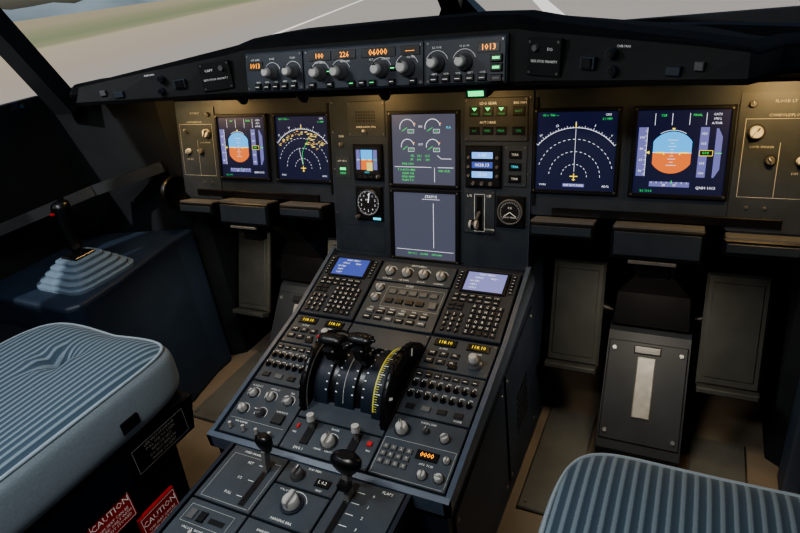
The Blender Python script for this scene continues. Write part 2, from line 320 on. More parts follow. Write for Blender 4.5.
# ------------------------------------------------------------ trays / boxes
def box_unit(u0,u1,v0,v1,d):
    b=MB(P);b.box(u0,v0,-.01,u1,v1,d,BEZ,.004);b.box(u0+.003,v1-.001,.002,u1-.003,v1+.003,d-.003,TRAYT,.0)  # paler cap puts the light on the box top into its colour
    b.box(u0+.006,v0+.008,d,u1-.006,v1-.008,d+.003,PANEL,.001);return b
for sg in (-1,1):
    b=box_unit(sg*.397 if sg<0 else .263,-.263 if sg<0 else .397,-.176,-.142,.05);b.finish('storage_box')
    b=box_unit(-.755 if sg<0 else .628,-.628 if sg<0 else .755,-.185,-.152,.05);b.finish('storage_box')
    u0,u1=(-.598,-.43) if sg<0 else (.43,.598)
    b=box_unit(u0,u1,-.205,-.142,.055)
    b.box(u0+.035,-.214,.048,u1-.045,-.207,.056,TRAYT,.001);b.box(u0+.025,-.207,.02,u1-.03,-.204,.05,BEZ)
    b.box((u0+u1)/2-.03,-.25,.0,(u0+u1)/2+.03,-.204,.03,BLK,.004)
    b.finish('tray_table')
# ------------------------------------------------------------ glareshield
b=MB()
ST=[(0,-.212,.187,.272,-.165,.294,.26,.243),(.20,-.212,.187,.272,-.165,.293,.25,.24),(.285,-.213,.187,.271,-.168,.288,.23,.236),(.32,-.225,.19,.266,-.18,.279,.21,.232),
(.45,-.285,.198,.256,-.255,.264,.14,.225),(.56,-.338,.206,.247,-.312,.252,.06,.218),(.615,-.365,.210,.241,-.345,.245,.0,.212),(.625,-.345,.208,.234,-.315,.238,-.01,.210),
(.66,-.24,.195,.224,-.21,.228,-.03,.206),(.80,-.14,.185,.212,-.12,.216,-.05,.20),(.98,-.12,.18,.202,-.1,.206,-.06,.196)]
SS=[(-s[0],)+s[1:] for s in ST[:0:-1]]+ST
def gsec(s):
    x,yf,zb,zt,yc,zc,yb,zk=s
    return [(x,.04,.125),(x,yf+.02,zb-.004),(x,yf-.012,zb-.004),(x,yf-.014,zb+.004),(x,yf+.004,zt),(x,yf+.01,zt+.010 if abs(x)<.3 else zt+.003),(x,yc,zc),(x,yc+.08,zc-.002),(x,yb,zk),(x,yb+.02,zk-.03)]
rows=[gsec(s) for s in SS];k=len(rows[0]);vs=[p for r in rows for p in r]
f_face=[];f_rest=[]
for j in range(len(rows)-1):
    for i in range(k-1):
        q=(j*k+i,j*k+i+1,(j+1)*k+i+1,(j+1)*k+i);(f_face if i==3 else f_rest).append(q)
b.add(vs,f_rest,GLARE,False);b.add(vs,f_face,GFACE)
def sidef(sg):
    a=Vector((sg*.32,-.2325,.230));c=Vector((sg*.615,-.3725,.226))
    u=(c-a).normalized()*sg;v=Vector((0,.1,.98)).normalized();nn=u.cross(v).normalized();v=nn.cross(u)
    o=a+nn*.0025
    return Matrix(((u.x,v.x,nn.x,o.x),(u.y,v.y,nn.y,o.y),(u.z,v.z,nn.z,o.z),(0,0,0,1)))
for sg in (-1,1):
    b.M=sidef(sg)
    x=lambda q:sg*q
    b.box(x(-.01),-.028,-.004,x(.055),.028,.003,GFACE,.001)
    for p_ in ((-.005,-.023),(-.005,.023),(.05,-.023),(.05,.023)): b.cyl(x(p_[0]),p_[1],.003,.004,.002,.002,SCREW,8)
    b.text('SIDE STICK PRIORITY',x(.024),-.006,.0055,.0035);b.text('CAPT' if sg<0 else 'F/O',x(.035),.012,.007,.0035);b.cyl(x(.008),.014,.003,.009,.006,.005,KNOBD)
    b.box(x(.09),-.014,-.003,x(.115),.004,.003,PANEL,.001);b.box(x(.094),-.012,.003,x(.111),.002,.006,BLK,.001)
    b.text('CHRONO',x(.16),.020,.005,.0025)
    for q,v in ((.14,.010),(.145,-.014)): b.cyl(x(q),v,-.003,.006,.008,.007,PANEL);b.cyl(x(q),v,.006,.0075,.006,.005,BLK)
    b.box(x(.225),-.015,-.003,x(.245),-.003,.004,PANEL,.001);b.box(x(.262),-.007,-.003,x(.274),.004,.003,KNOBD,.001)
b.finish('glareshield')
FC=fr((0,-.2225,.2275),(0,.019,.076))
b=MB(FC)
b.box(-.275,-.039,-.01,.275,.039,.004,PANEL,.002)
for (u0,u1) in ((-.272,-.132),(-.128,.124),(.128,.272)):
    b.box(u0,-.036,.004,u1,.036,.007,PANEL,.001)
    for u in (u0+.005,u1-.005):
        for v in (-.031,.031): b.cyl(u,v,.007,.008,.0025,.002,SCREW,8)
def lcd(u0,v0,u1,v1,s,sz): b.box(u0,v0,.007,u1,v1,.0085,LCDK,.0005);b.text(s,(u0+u1)/2,(v0+v1)/2,sz,.009,A_)
lcd(-.266,.004,-.228,.020,'1013',.0135);lcd(.224,.012,.262,.027,'1013',.0135)
lcd(-.118,.015,-.066,.031,'100',.0135);lcd(-.06,.015,-.012,.031,'226',.0135);lcd(.0,.015,.07,.031,'06000',.0155);lcd(.08,.015,.118,.031,'-----',.011)
for s_,u in (('SPD MACH',-.092),('HDG TRK',-.036),('ALT',.02),('LVL/CH',.05),('V/S FPA',.1)): b.text(s_,u,.0115,.005,.0075)
for s_,u in (('QFE QNH',-.247),('ROSE',-.205),('PLAN',-.155),('ILS VOR',.15),('10 20 40',.2)): b.text(s_,u,.024,.005,.0075)
for u,v,r in ((-.205,-.002,.0115),(-.155,-.002,.0115),(-.092,-.007,.0125),(-.046,-.007,.0125),(.04,-.007,.0125),(.092,-.006,.0135),(.15,-.002,.0125),(.2,-.002,.0125)):
    b.arc(u,v,r*1.7,20,160,.0007,.0075,WHT,14)
    b.lathe(u,v,[(r*1.2,.007),(r*1.2,.010),(r,.011),(r*.95,.024),(r*.8,.026)],KNOBD);b.lathe(u,v,[(r*.76,.026),(r*.68,.034),(r*.5,.035)],KNOB)
    b.poly([(u-r*.3,v+r*.5),(u+r*.3,v+r*.5),(u,v+r*1.0)],.0362,BLK)
for i in range(5): b.box(-.25+.022*i,-.033,.007,-.235+.022*i,-.022,.0115,BLK,.001);b.rect(-.247+.022*i,-.029,-.238+.022*i,-.0278,.0118,WHT)
for i in range(5): b.box(.137+.022*i,-.033,.007,.152+.022*i,-.022,.0115,BLK,.001);b.rect(.14+.022*i,-.029,.149+.022*i,-.0278,.0118,WHT)
for i,t_ in enumerate(('ARPT','NDB','VOR','WPT','CSTR')): b.text(t_,-.242+.022*i,-.0195,.0045,.0075);b.text(t_,.145+.022*i,-.0195,.0045,.0075)
for u in (-.11,-.07,-.022,.0,.022,.062,.104): b.box(u-.007,-.034,.007,u+.007,-.024,.0115,BLK,.001);b.rect(u-.004,-.029,u+.004,-.0278,.0118,GRN2 if abs(u)==.022 else WHT)
for u in (-.07,.065): b.box(u-.006,-.010,.007,u+.006,-.001,.0115,BLK,.001);b.rect(u-.004,-.006,u+.004,-.0045,.0118,GRN2)
for v in (.002,-.013,-.030): b.box(.247,v-.006,.007,.267,v+.006,.0115,BLK,.001);b.rect(.251,v-.002,.263,v+.002,.0119,GRN2 if v>-.03 else KNOBD)
b.finish('autopilot_control_panel')
for i,x in enumerate((-.17,.02,-.33)):
    b=MB();b.cylp((x,-.20,.183),(x,-.19,.165),.012,.01,BLK,16);b.cylp((x,-.19,.165),(x,-.188,.16),.007,.006,KNOBD,12);b.finish('flood_lamp_fixture')
b=MB();b.box(.20,-.235,.168,.238,-.20,.182,KEY,.002);b.add([(.205,-.236,.171),(.233,-.236,.171),(.233,-.236,.180),(.205,-.236,.180)],[(0,1,2,3)],GRN2);b.finish('indicator_light')
# ------------------------------------------------------------ pedestal
b=MB()
def side_prism(b,x0,x1,pts,mt):
    k=len(pts);vs=[(x0,y,z) for y,z in pts]+[(x1,y,z) for y,z in pts]
    b.add(vs,[tuple(range(k)),tuple(range(2*k-1,k-1,-1))]+[(i,k+i,k+(i+1)%k,(i+1)%k) for i in range(k)],mt)
side_prism(b,-.252,.252,[(-.075,-.256),(-.27,-.328),(-.602,-.411),(-.602,-.75),(.08,-.75),(.08,-.29),(-.03,-.262)],PEDB)
side_prism(b,-.188,.188,[(-.602,-.412),(-1.2,-.448),(-1.2,-.75),(-.602,-.75)],PEDB)
for sg in (-1,1):
    a,c=(sg*.252,sg*.262);a,c=min(a,c),max(a,c)
    side_prism(b,a,c,[(-.07,-.243),(-.27,-.317),(-.612,-.401),(-.612,-.43),(-.27,-.36),(-.04,-.3)],RAIL)
    a,c=(sg*.188,sg*.196);a,c=min(a,c),max(a,c)
    side_prism(b,a,c,[(-.612,-.40),(-1.2,-.437),(-1.2,-.47),(-.612,-.44)],PEDB)
    a,c=(sg*.252,sg*.256);a,c=min(a,c),max(a,c)
    side_prism(b,a,c,[(-.05,-.36),(-.27,-.40),(-.27,-.70),(-.05,-.70)],PEDB);side_prism(b,a,c,[(-.29,-.405),(-.58,-.47),(-.58,-.70),(-.29,-.70)],PEDB)
    for y,z in ((-.06,-.38),(-.06,-.69),(-.26,-.42),(-.26,-.69),(-.30,-.43),(-.57,-.485),(-.57,-.69),(-.30,-.69)): b.cylp((sg*.256,y,z),(sg*.2575,y,z),.005,.004,SCREW,8)
    for i in range(6): side_prism(b,min(sg*.256,sg*.258),max(sg*.256,sg*.258),[(-.12,-.50-.02*i),(-.2,-.51-.02*i),(-.2,-.518-.02*i),(-.12,-.508-.02*i)],BLK)
side_prism(b,-.262,.262,[(-.602,-.396),(-.612,-.40),(-.612,-.43),(-.602,-.43)],RAIL)
b.M=F1
b.plate(-.096,-.062,.096,-.004,-.004,.003,PEDP)
b.text('SWITCHING',0,-.010,.007,.0034);b.plate(-.096,-.19,.096,-.066,-.004,.003,PEDP)
for i in range(4):
    u=-.066+.044*i;b.arc(u,-.035,.017,30,150,.0008,.0034,WHT,10);b.knob(u,-.036,.003,.0105,.014,KNOB,90);b.text(('ATT HDG','AIR DATA','EIS DMC','ECAM/ND')[i],u,-.056,.0055,.0034)
b.text('ECAM',.0,-.073,.007,.0034)
for v in (-.088,-.118): b.knob(-.072,v,.003,.009,.012,KNOB,70)
b.text('UPPER',-.072,-.074,.005,.0034);b.text('LOWER',-.072,-.103,.005,.0034)
b.frame(-.052,-.138,.09,-.079,.0008,.0034,LINE)
for r in range(2):
    for c in range(5):
        if r==1 and c>3: continue
        b.box(-.044+.026*c,-.10-.026*r,.003,-.026+.026*c,-.088-.026*r,.007,KEYG if r==0 else KEY,.001)
b.box(.066,-.13,.003,.084,-.112,.008,KEYG,.001)
for r in range(2):
    for c in range(6): b.box(-.08+.027*c,-.160-.018*r,.003,-.060+.027*c,-.149-.018*r,.007,KEY if (r+c)%3 else KEYG,.001);b.line([(-.076+.027*c,-.1545-.018*r),(-.064+.027*c,-.1545-.018*r)],.0014,.0072,WHT)
for c,t_ in enumerate(('ENG','BLEED','PRESS','ELEC','HYD','FUEL')): b.text(t_,-.07+.027*c,-.144,.005,.0034)
b.M=F2
for sg in (-1,1):
    c=sg*.173
    for v0,v1 in ((-.004,-.088),(-.092,-.2),(-.204,-.332)): b.plate(c-.074,v1,c+.074,v0,-.004,.003,PEDP)
    for q in (-.036,.036): b.box(c+q-.024,-.028,.003,c+q+.024,-.010,.006,BLK,.001);b.text('118.10',c+q,-.019,.0115,.0066,Y_)
    b.text('ACTIVE',c-.036,-.034,.0055,.0034);b.text('STBY/CRS',c+.036,-.034,.0055,.0034)
    b.lathe(c+.04,-.06,[(.016,.003),(.016,.009),(.013,.01),(.012,.018)],KNOBD);b.lathe(c+.04,-.06,[(.009,.018),(.008,.030),(.006,.031)],KNOB)
    for i in range(3):
        for j in range(2): b.box(c-.064+.025*i,-.055-.02*j,.003,c-.046+.025*i,-.043-.02*j,.007,KEY,.001);b.text(('VHF','HF','SEL')[i],c-.055+.025*i,-.049-.02*j,.006,.0073)
    b.box(c-.01,-.082,.003,c+.008,-.072,.006,BLK,.001)
    for i in range(7): b.box(c-.068+.0195*i,-.110,.003,c-.055+.0195*i,-.099,.006,KEY,.001);b.rect(c-.065+.0195*i,-.1065,c-.058+.0195*i,-.1055,.0063,WHT)
    for j,v in enumerate((-.130,-.157)):
        for i in range(8):
            b.lathe(c-.062+.0175*i,v,[(.0065,.003),(.0065,.005),(.005,.0055),(.0042,.013)],BLK,12);b.line([(c-.062+.0175*i,v),(c-.062+.0175*i,v+.0035)],.0012,.0133,WHT)
            b.text(('VHF1','VHF2','VHF3','HF1','HF2','INT','CAB','PA')[i] if j==0 else ('VOR1','VOR2','MKR','ILS','MLS','ADF1','ADF2','ON')[i],c-.062+.0175*i,-.118 if j==0 else -.145,.0045,.0034)
    for i in range(4): b.box(c-.06+.033*i,-.188,.003,c-.042+.033*i,-.177,.006,KEYG if i==1 else KEY,.001)
    b.text('VOICE',c+.05,-.194,.0055,.0034)
b.text('FLOOD LT',-.225,-.215,.0055,.0034);b.text('INTEG LT',-.178,-.215,.0055,.0034);b.text('PED',-.133,-.215,.0055,.0034)
c=-.173
for i,(u,v) in enumerate(((-.05,-.235),(-.005,-.235),(-.05,-.275),(-.005,-.275),(.04,-.235))): b.arc(c+u,v,.0145,200,-20,.0007,.0034,WHT,12);b.knob(c+u,v,.003,.009,.012,KNOB if i!=3 else KNOBD,60+40*i)
b.box(c+.03,-.29,.003,c+.055,-.268,.008,KEY,.001);b.text('RAIN RPLNT',c+.042,-.262,.005,.0034)
b.line([(c-.066,-.297),(c+.066,-.297)],.0008,.0034,LINE);b.text('WX RADAR',c-.035,-.303,.006,.0034)
for i in range(4): b.toggle(c-.05+.033*i,-.320,.003,.013)
c=.173
b.knob(c-.045,-.235,.003,.012,.016,KNOB,120);b.knob(c+.0,-.228,.003,.006,.008,KNOBD);b.knob(c+.04,-.235,.003,.008,.012,KNOB,40);b.text('DATA LOAD',c,-.212,.0055,.0034)
b.frame(c-.07,-.329,c+.07,-.256,.0008,.0034,LINE)
b.box(c-.0,-.284,.003,c+.042,-.266,.006,BLK,.001);b.text('0000',c+.021,-.275,.0135,.0066,A_)
for i in range(4):
    for j in range(3): b.box(c-.066+.0155*i,-.280-.015*j,.003,c-.055+.0155*i,-.270-.015*j,.0065,KEYG,.001);b.text(str((j*4+i)%8),c-.0605+.0155*i,-.275-.015*j,.006,.0068)
b.knob(c+.056,-.310,.003,.008,.010,KNOB,0);b.knob(c+.025,-.312,.003,.008,.010,KNOB,90);b.text('ATC  TCAS',c+.025,-.292,.0055,.0034);b.knob(c+.058,-.275,.003,.006,.009,KNOB,90)
b.plate(-.096,-.332,.096,-.262,-.004,.003,PEDP);b.plate(-.096,-.258,.096,-.004,-.004,.002,PEDP)
b.knob(0,-.297,.003,.0135,.016,KNOB,90);b.arc(0,-.297,.019,40,140,.0008,.0034,WHT,12);b.text('MODE',0,-.270,.006,.0034);b.text('ENG 1',-.055,-.324,.008,.0034);b.text('ENG 2',.055,-.324,.008,.0034);b.text('CRANK      IGN START',0,-.316,.005,.0034)
for sg in (-1,1):
    u=sg*.050;b.box(u-.009,-.314,.003,u+.009,-.266,.005,BLK,.001);b.cylp((u,-.275,.004),(u,-.270,.022),.005,.005,METAL,10);b.cylp((u,-.270,.020),(u,-.266,.032),.0085,.0075,KNOB,14)
    b.box(sg*.075-.004+sg*.004,-.285,.003,sg*.075+.004+sg*.006,-.275,.006,RED,.001);b.text('FIRE',sg*.082,-.294,.005,.0034)
# aft
b.M=F3
for (u0,u1) in ((-.184,-.058),(-.054,.064),(.068,.184)):
    for v0,v1 in ((-.012,-.06) if u0==-.054 else (-.012,-.135),(-.139,-.245),(-.249,-.40),(-.404,-.58)): b.plate(u0,v1,u1,v0,-.004,.003,PEDP)
b.plate(-.054,-.135,.064,-.064,-.004,.003,PEDP)
b.text('SPEED BRAKE',-.135,-.022,.0065,.0034);b.text('FLAPS',.155,-.022,.008,.0034);b.text('RUD TRIM',.005,-.019,.006,.0034);b.text('PARKING BRK',.005,-.128,.007,.0034);b.text('PULL & TURN',-.02,-.072,.005,.0034)
b.frame(-.172,-.13,-.064,-.03,.0008,.0034,LINE)
b.rect(-.090,-.126,-.078,-.025,.0038,BLK);b.rect(.088,-.13,.1,-.02,.0038,BLK)
for i,t_ in enumerate(('RET','1/2','FULL')): b.text(t_,-.125,-.042-.034*i,.0075,.0034);b.line([(-.105,-.042-.034*i),(-.093,-.042-.034*i)],.001,.0034,WHT)
for i,t_ in enumerate(('0','1','2','3','FULL')): b.text(t_,.135,-.035-.022*i,.008,.0034);b.line([(.103,-.035-.022*i),(.118,-.035-.022*i)],.001,.0034,WHT)
b.knob(-.02,-.038,.003,.011,.014,KNOBD,90);b.box(.02,-.048,.003,.05,-.032,.006,BLK,.001);b.text('L 0.2',.035,-.04,.009,.0066,WHT);b.text('RESET',.035,-.055,.005,.0034)
b.arc(.005,-.094,.026,20,160,.0008,.0034,WHT,14)
b.lathe(.005,-.094,[(.021,.003),(.021,.006)],PEDB,24);b.lathe(.005,-.094,[(.015,.006),(.0145,.018),(.012,.021)],KNOB);b.box(.001,-.110,.018,.009,-.080,.028,KNOB,.002)
b.box(-.165,-.178,.003,-.15,-.158,.006,KNOBD,.001);b.box(-.142,-.178,.003,-.127,-.158,.006,BLK,.001);b.rect(-.118,-.174,-.085,-.164,.0034,BLK)
b.frame(-.172,-.184,-.076,-.150,.0008,.0034,LINE)
b.text('UNLOCK  NORM  LOCK',-.126,-.193,.006,.0034);b.toggle(-.12,-.21,.003,.02);b.text('COCKPIT DOOR',-.126,-.235,.006,.0034)
b.text('EMERGENCY GRAVITY',0.005,-.155,.006,.0034);b.text('GEAR EXTN',0.005,-.165,.006,.0034);b.lathe(0.005,-.2,[(.026,.003),(.026,.006),(.02,.007)],PEDB,24);b.box(-.017,-.204,.006,.027,-.196,.016,KNOBD,.002)
b.text('FLAPS',.126,-.15,.008,.0034);b.box(.08,-.235,.003,.17,-.165,.006,PEDB,.002);b.line([(.085,-.2),(.165,-.2)],.001,.0064,BLK)
b.box(-.175,-.39,.003,-.067,-.265,.008,PEDB,.003);b.box(-.045,-.39,.003,.055,-.265,.008,PEDB,.003);b.box(.077,-.39,.003,.175,-.265,.008,PEDB,.003)
b.finish('center_pedestal')
def cdu(cu,scr):
    b=MB(F1@Matrix.Translation((cu,0,0)))
    b.box(-.073,-.19,-.003,.073,-.002,.006,PANEL,.002)
    b.box(-.053,-.071,.006,.053,-.008,.009,BEZ,.001);b.rect(-.045,-.066,.045,-.013,.0094,scr)
    for i,t_ in enumerate(('MCDU MENU','<FMGC          REQ>','<ACARS','<AIDS','<CFDS')): b.text(t_,0 if i<2 else -.025,-.019-.0098*i,.0062,.0098,W_)
    for i in range(6):
        for x in (-.065,.058): b.box(x,-.064+.009*i,.006,x+.008,-.058+.009*i,.009,KEY,.0008);b.line([(x+.002,-.061+.009*i),(x+.006,-.061+.009*i)],.0008,.0093,WHT)
    for i in range(6):
        for j in range(2): b.box(-.062+.0187*i,-.086-.0125*j,.006,-.047+.0187*i,-.0765-.0125*j,.0095,KEY,.001);b.text(('DIR','PROG','PERF','INIT','DATA','F-PLN','RAD','FUEL','SEC','ATC','MENU','AIR')[i+6*j],-.0545+.0187*i,-.0815-.0125*j,.0045,.0098)
    L='ABCDEFGHIJKLMNOPQRSTUVWXYZ/ -+'
    for j in range(6):
        for i in range(5):
            u=-.004+.0145*i;v=-.108-.0135*j;b.box(u-.0055,v-.0052,.006,u+.0055,v+.0052,.0095,KEY,.001)
            if L[j*5+i]!=' ': b.text(L[j*5+i],u,v,.0085,.0098)
    for j in range(4):
        for i in range(3):
            u=-.058+.0155*i;v=-.135-.0135*j;b.lathe(u,v,[(.0058,.006),(.0055,.0095)],KEY,12);b.text('123456789.0/'[j*3+i],u,v,.0085,.0098)
    for i in range(2):
        for j in range(2): b.box(-.064+.0187*i,-.111-.011*j,.006,-.049+.0187*i,-.103-.011*j,.0095,KEY,.001)
    b.finish('flight_management_keypad')
cdu(-.174,LCDB);cdu(.174,LCDP)
# ------------------------------------------------------------ thrust quadrant
b=MB();cy,cz=-.40,-.385
def arcx(b,x0,x1,r,a0,a1,mt,seg=20,r2=None,smooth=True):
    vs=[];fs=[]
    for i in range(seg+1):
        a=rad(a0+(a1-a0)*i/seg);vs+=[(x0,cy+r*cos(a),cz+r*sin(a)),(x1,cy+r*cos(a),cz+r*sin(a))]
    for i in range(seg): fs.append((2*i,2*i+1,2*i+3,2*i+2))
    b.add(vs,fs,mt,smooth)
def drum(b,x0,x1,r,mt,seg=48): b.cylp((x0,cy,cz),(x1,cy,cz),r,r,mt,seg)
# curved quadrant cover with two lever slots
for x0,x1 in ((-.079,-.046),(-.030,.014),(.030,.058)): drum(b,x0,x1,.084,PEDB)
drum(b,-.046,.030,.078,BLK)
for x in (-.052,-.028,.009,.032):
    for i in range(9): arcx(b,x,x+.004,.0845,62+11*i,63.6+11*i,WHT,2)
arcx(b,-.010,-.0085,.0845,50,165,LINE,20)
drum(b,.058,.079,.092,PEDB)
arcx(b,.0605,.0635,.0925,30,165,YEL,24)
for i in range(44): arcx(b,.0640,(.0745 if i%4==0 else .0700),.0925,34+3*i,34.9+3*i,YEL if i%4 else WHT,1)
for sg,cx in ((-1,-.038),(1,.022)):
    A=106 if sg<0 else 101
    d=Vector((0,cos(rad(A)),sin(rad(A))));c=Vector((cx,cy,cz));t_=Vector((0,sin(rad(A)),-cos(rad(A))))
    def pl(x0,x1,r0,r1,ta,tb,mt): b.rings([[tuple(c+d*r+Vector((x,0,0))+t_*t) for x,t in ((x0,ta),(x1,ta),(x1,tb),(x0,tb))] for r in (r0,r1)],mt,True,False)
    pl(-.0045,.0045,.05,.146,-.008,.010,LEV);pl(-.012,-.009,.070,.140,-.010,.009,LEV);pl(.009,.012,.070,.140,-.010,.009,LEV)
    pl(-.013,.013,.104,.124,-.010,.008,LEV);pl(-.008,.008,.112,.138,-.024,-.008,LEV);pl(-.006,.006,.088,.10,-.014,-.008,KEYG)
    hc=c+d*.147+t_*.002
    def cap(hc,seq,mt): b.rings([[tuple(hc+Vector((x,0,0))+(d*sin(q)*r*.85+t_*cos(q)*r*1.3)) for q in [2*pi*i/18 for i in range(18)]] for x,r in seq],mt)
    cap(hc,((-.026,.005),(-.024,.0085),(-.012,.010),(.012,.010),(.024,.0085),(.026,.005)),LEV)
    cap(hc-d*.014-t_*.018,((-.014,.004),(-.012,.0055),(.012,.0055),(.014,.004)),LEV)
    for x in (-.010,-.005,.0,.005,.010): cap(hc+Vector((x,0,0)),((-.0010,.0107),(.0010,.0107)),BLKR)
    b.cylp(hc+Vector((sg*.025,0,0)),hc+Vector((sg*.031,0,0)),.0042,.0033,LEV if sg>0 else RED,12)
    b.cylp(hc-d*.028-t_*.014+Vector((-.012,0,0)),hc-d*.028-t_*.014+Vector((.012,0,0)),.003,.003,METAL,12)
    b.cylp(c+d*.11+Vector((sg*.012,0,0)),c+d*.11+Vector((sg*.015,0,0)),.0045,.0045,METAL,12)
b.finish('thrust_lever_quadrant')
for sg in (-1,1):
    b=MB();x0,x1=(sg*.084,sg*.099);S=60;prof=[(x0,.085),(x0,.104),(x0+(x1-x0)*.15,.109),(x0+(x1-x0)*.85,.109),(x1,.104),(x1,.085),(x1-(x1-x0)*.3,.080),(x1-(x1-x0)*.3,.03)]
    b.rings([[(x,cy+r*cos(2*pi*i/S),cz+r*sin(2*pi*i/S)) for i in range(S)] for x,r in prof],BLK)
    for i in range(40):
        a=2*pi*i/40;b.rings([[(x0+(x1-x0)*.1,cy+.110*cos(a+e),cz+.110*sin(a+e)) for e in (-.02,.02)]+[(x0+(x1-x0)*.9,cy+.110*cos(a+e),cz+.110*sin(a+e)) for e in (.02,-.02)]],BLKR,True,False)
    for i in range(0,20,4):
        a=2*pi*i/20;p=[(x1+sg*.0005,cy+r*cos(a+e),cz+r*sin(a+e)) for r,e in ((.086,-.03),(.102,-.03),(.102,.03),(.086,.03))];b.add(p,[(0,1,2,3)],WHT)
    b.rings([[(x,cy+r*cos(2*pi*i/S),cz+r*sin(2*pi*i/S)) for i in range(S)] for x,r in ((x0-sg*.0005,.099),(x0-sg*.0005,.1035))],KNOB,False)
    b.finish('trim_wheel')
b=MB(F3)
b.rings([[(-.084+sx*.004,y+sy,n) for sx,sy in ((-1,-.007),(1,-.007),(1,.007),(-1,.007))] for y,n in ((-.045,.003),(-.035,.045))],METAL,True,False)
b.rings([[(-.084+x*w,-.030+y*h,n) for x,y in [(cos(2*pi*i/16),sin(2*pi*i/16)) for i in range(16)]] for w,h,n in ((.009,.009,.038),(.012,.010,.046),(.017,.012,.056),(.018,.013,.066),(.015,.011,.073),(.008,.006,.076))],BLK)
b.finish('speed_brake_lever')
b=MB(F3)
b.rings([[(.094+sx*.005,y+sy,n) for sx,sy in ((-1,-.008),(1,-.008),(1,.008),(-1,.008))] for y,n in ((-.05,.003),(-.036,.06))],METAL,True,False)
b.rings([[(.094+x*w,-.032+y*h,n) for x,y in [(cos(2*pi*i/18),sin(2*pi*i/18)) for i in range(18)]] for w,h,n in ((.010,.010,.048),(.018,.014,.056),(.027,.017,.066),(.030,.018,.076),(.026,.016,.084),(.014,.008,.088))],BLK)
b.box(.084,-.06,.03,.104,-.045,.045,BLK,.002)
b.finish('flap_lever')
# ------------------------------------------------------------ rudder pedals
for sg in (-1,1):
    X=sg*.507
    b=MB()
    side_prism(b,X-.092,X+.092,[(-.10,-.748),(-.10,-.70),(.08,-.48),(.2,-.44),(.3,-.44),(.3,-.748)],FTR)
    b.M=fr((X,-.01,-.59),(0,.18,.22))
    b.box(-.088,-.12,.0,.088,.12,.004,FTR,.002);b.box(-.020,-.06,.004,.020,.085,.008,STRIP,.002);b.box(-.03,.092,.004,.03,.112,.008,BLK,.002)
    for s2 in (-1,1):
        for q in (-.10,.10): b.cyl(s2*.075,q,.004,.008,.006,.005,SCREW,10)
    b.M=Matrix.Identity(4)
    b.rings([[(X+sx*w,y,z) for sx,y,z in ((-1,y0,z0),(1,y0,z0),(1,y0+.09,z0+.02),(-1,y0+.09,z0+.02))] for w,y0,z0 in ((.085,.08,-.46),(.080,.10,-.38),(.04,.10,-.33),(.05,.03,-.24))],BLK,True,False)
    for s2 in (-1,1):
        px=X+s2*.172
        b.M=fr((px,.06,-.43),(0,.10,.26))
        b.box(-.064,-.13,-.008,.064,.13,.006,PEDAL,.006)
        b.box(-.062,-.142,.0,.062,-.128,.035,PEDAL,.003)
        b.box(-.05,-.11,.006,.05,.11,.008,PEDAL,.002)
        b.box(-.02,-.1,-.2,.02,.1,-.008,BEZ)
        b.M=Matrix.Identity(4);b.cylp((X,.16,-.5),(px,.16,-.45),.018,.018,BEZ,12)
    b.finish('rudder_pedals')
# ------------------------------------------------------------ seats
def stripe_mat():
    m=bpy.data.materials.new('seat_stripe_fabric');m.use_nodes=True;nt=m.node_tree;bs=nt.nodes['Principled BSDF'];L=nt.links.new
    tc=nt.nodes.new('ShaderNodeTexCoord');sp=nt.nodes.new('ShaderNodeSeparateXYZ');L(tc.outputs['Object'],sp.inputs[0])
    mu=nt.nodes.new('ShaderNodeMath');mu.operation='MULTIPLY';mu.inputs[1].default_value=2*pi/.0155;L(sp.outputs['X'],mu.inputs[0])
    si=nt.nodes.new('ShaderNodeMath');si.operation='SINE';L(mu.outputs[0],si.inputs[0])
    no=nt.nodes.new('ShaderNodeTexNoise');no.inputs['Scale'].default_value=400;L(tc.outputs['Object'],no.inputs['Vector'])
    ad=nt.nodes.new('ShaderNodeMath');ad.operation='MULTIPLY_ADD';ad.inputs[1].default_value=.7;L(no.outputs['Fac'],ad.inputs[0]);L(si.outputs[0],ad.inputs[2])
    r=nt.nodes.new('ShaderNodeValToRGB');e=r.color_ramp.elements;e[0].position=.0;e[0].color=(.040,.070,.10,1);e[1].position=1.;e[1].color=(.17,.225,.265,1)
    x=e.new(.55);x.color=(.052,.088,.125,1);L(ad.outputs[0],r.inputs['Fac']);L(r.outputs['Color'],bs.inputs['Base Color'])
    bs.inputs['Roughness'].default_value=.9;bs.inputs['Sheen Weight'].default_value=.1
    bp=nt.nodes.new('ShaderNodeBump');bp.inputs['Strength'].default_value=.4;bp.inputs['Distance'].default_value=.002;L(ad.outputs[0],bp.inputs['Height']);L(bp.outputs['Normal'],bs.inputs['Normal'])
    return m
STR=stripe_mat();SIDEF=mat('seat_side_fabric',(.28,.345,.39),.9,var=.08,scale=300,bump=.3);SBASE=mat('seat_base',(.008,.012,.022),.55,var=.15,spec=.3)
def sp(x,e): return math.copysign(abs(x)**e,x)
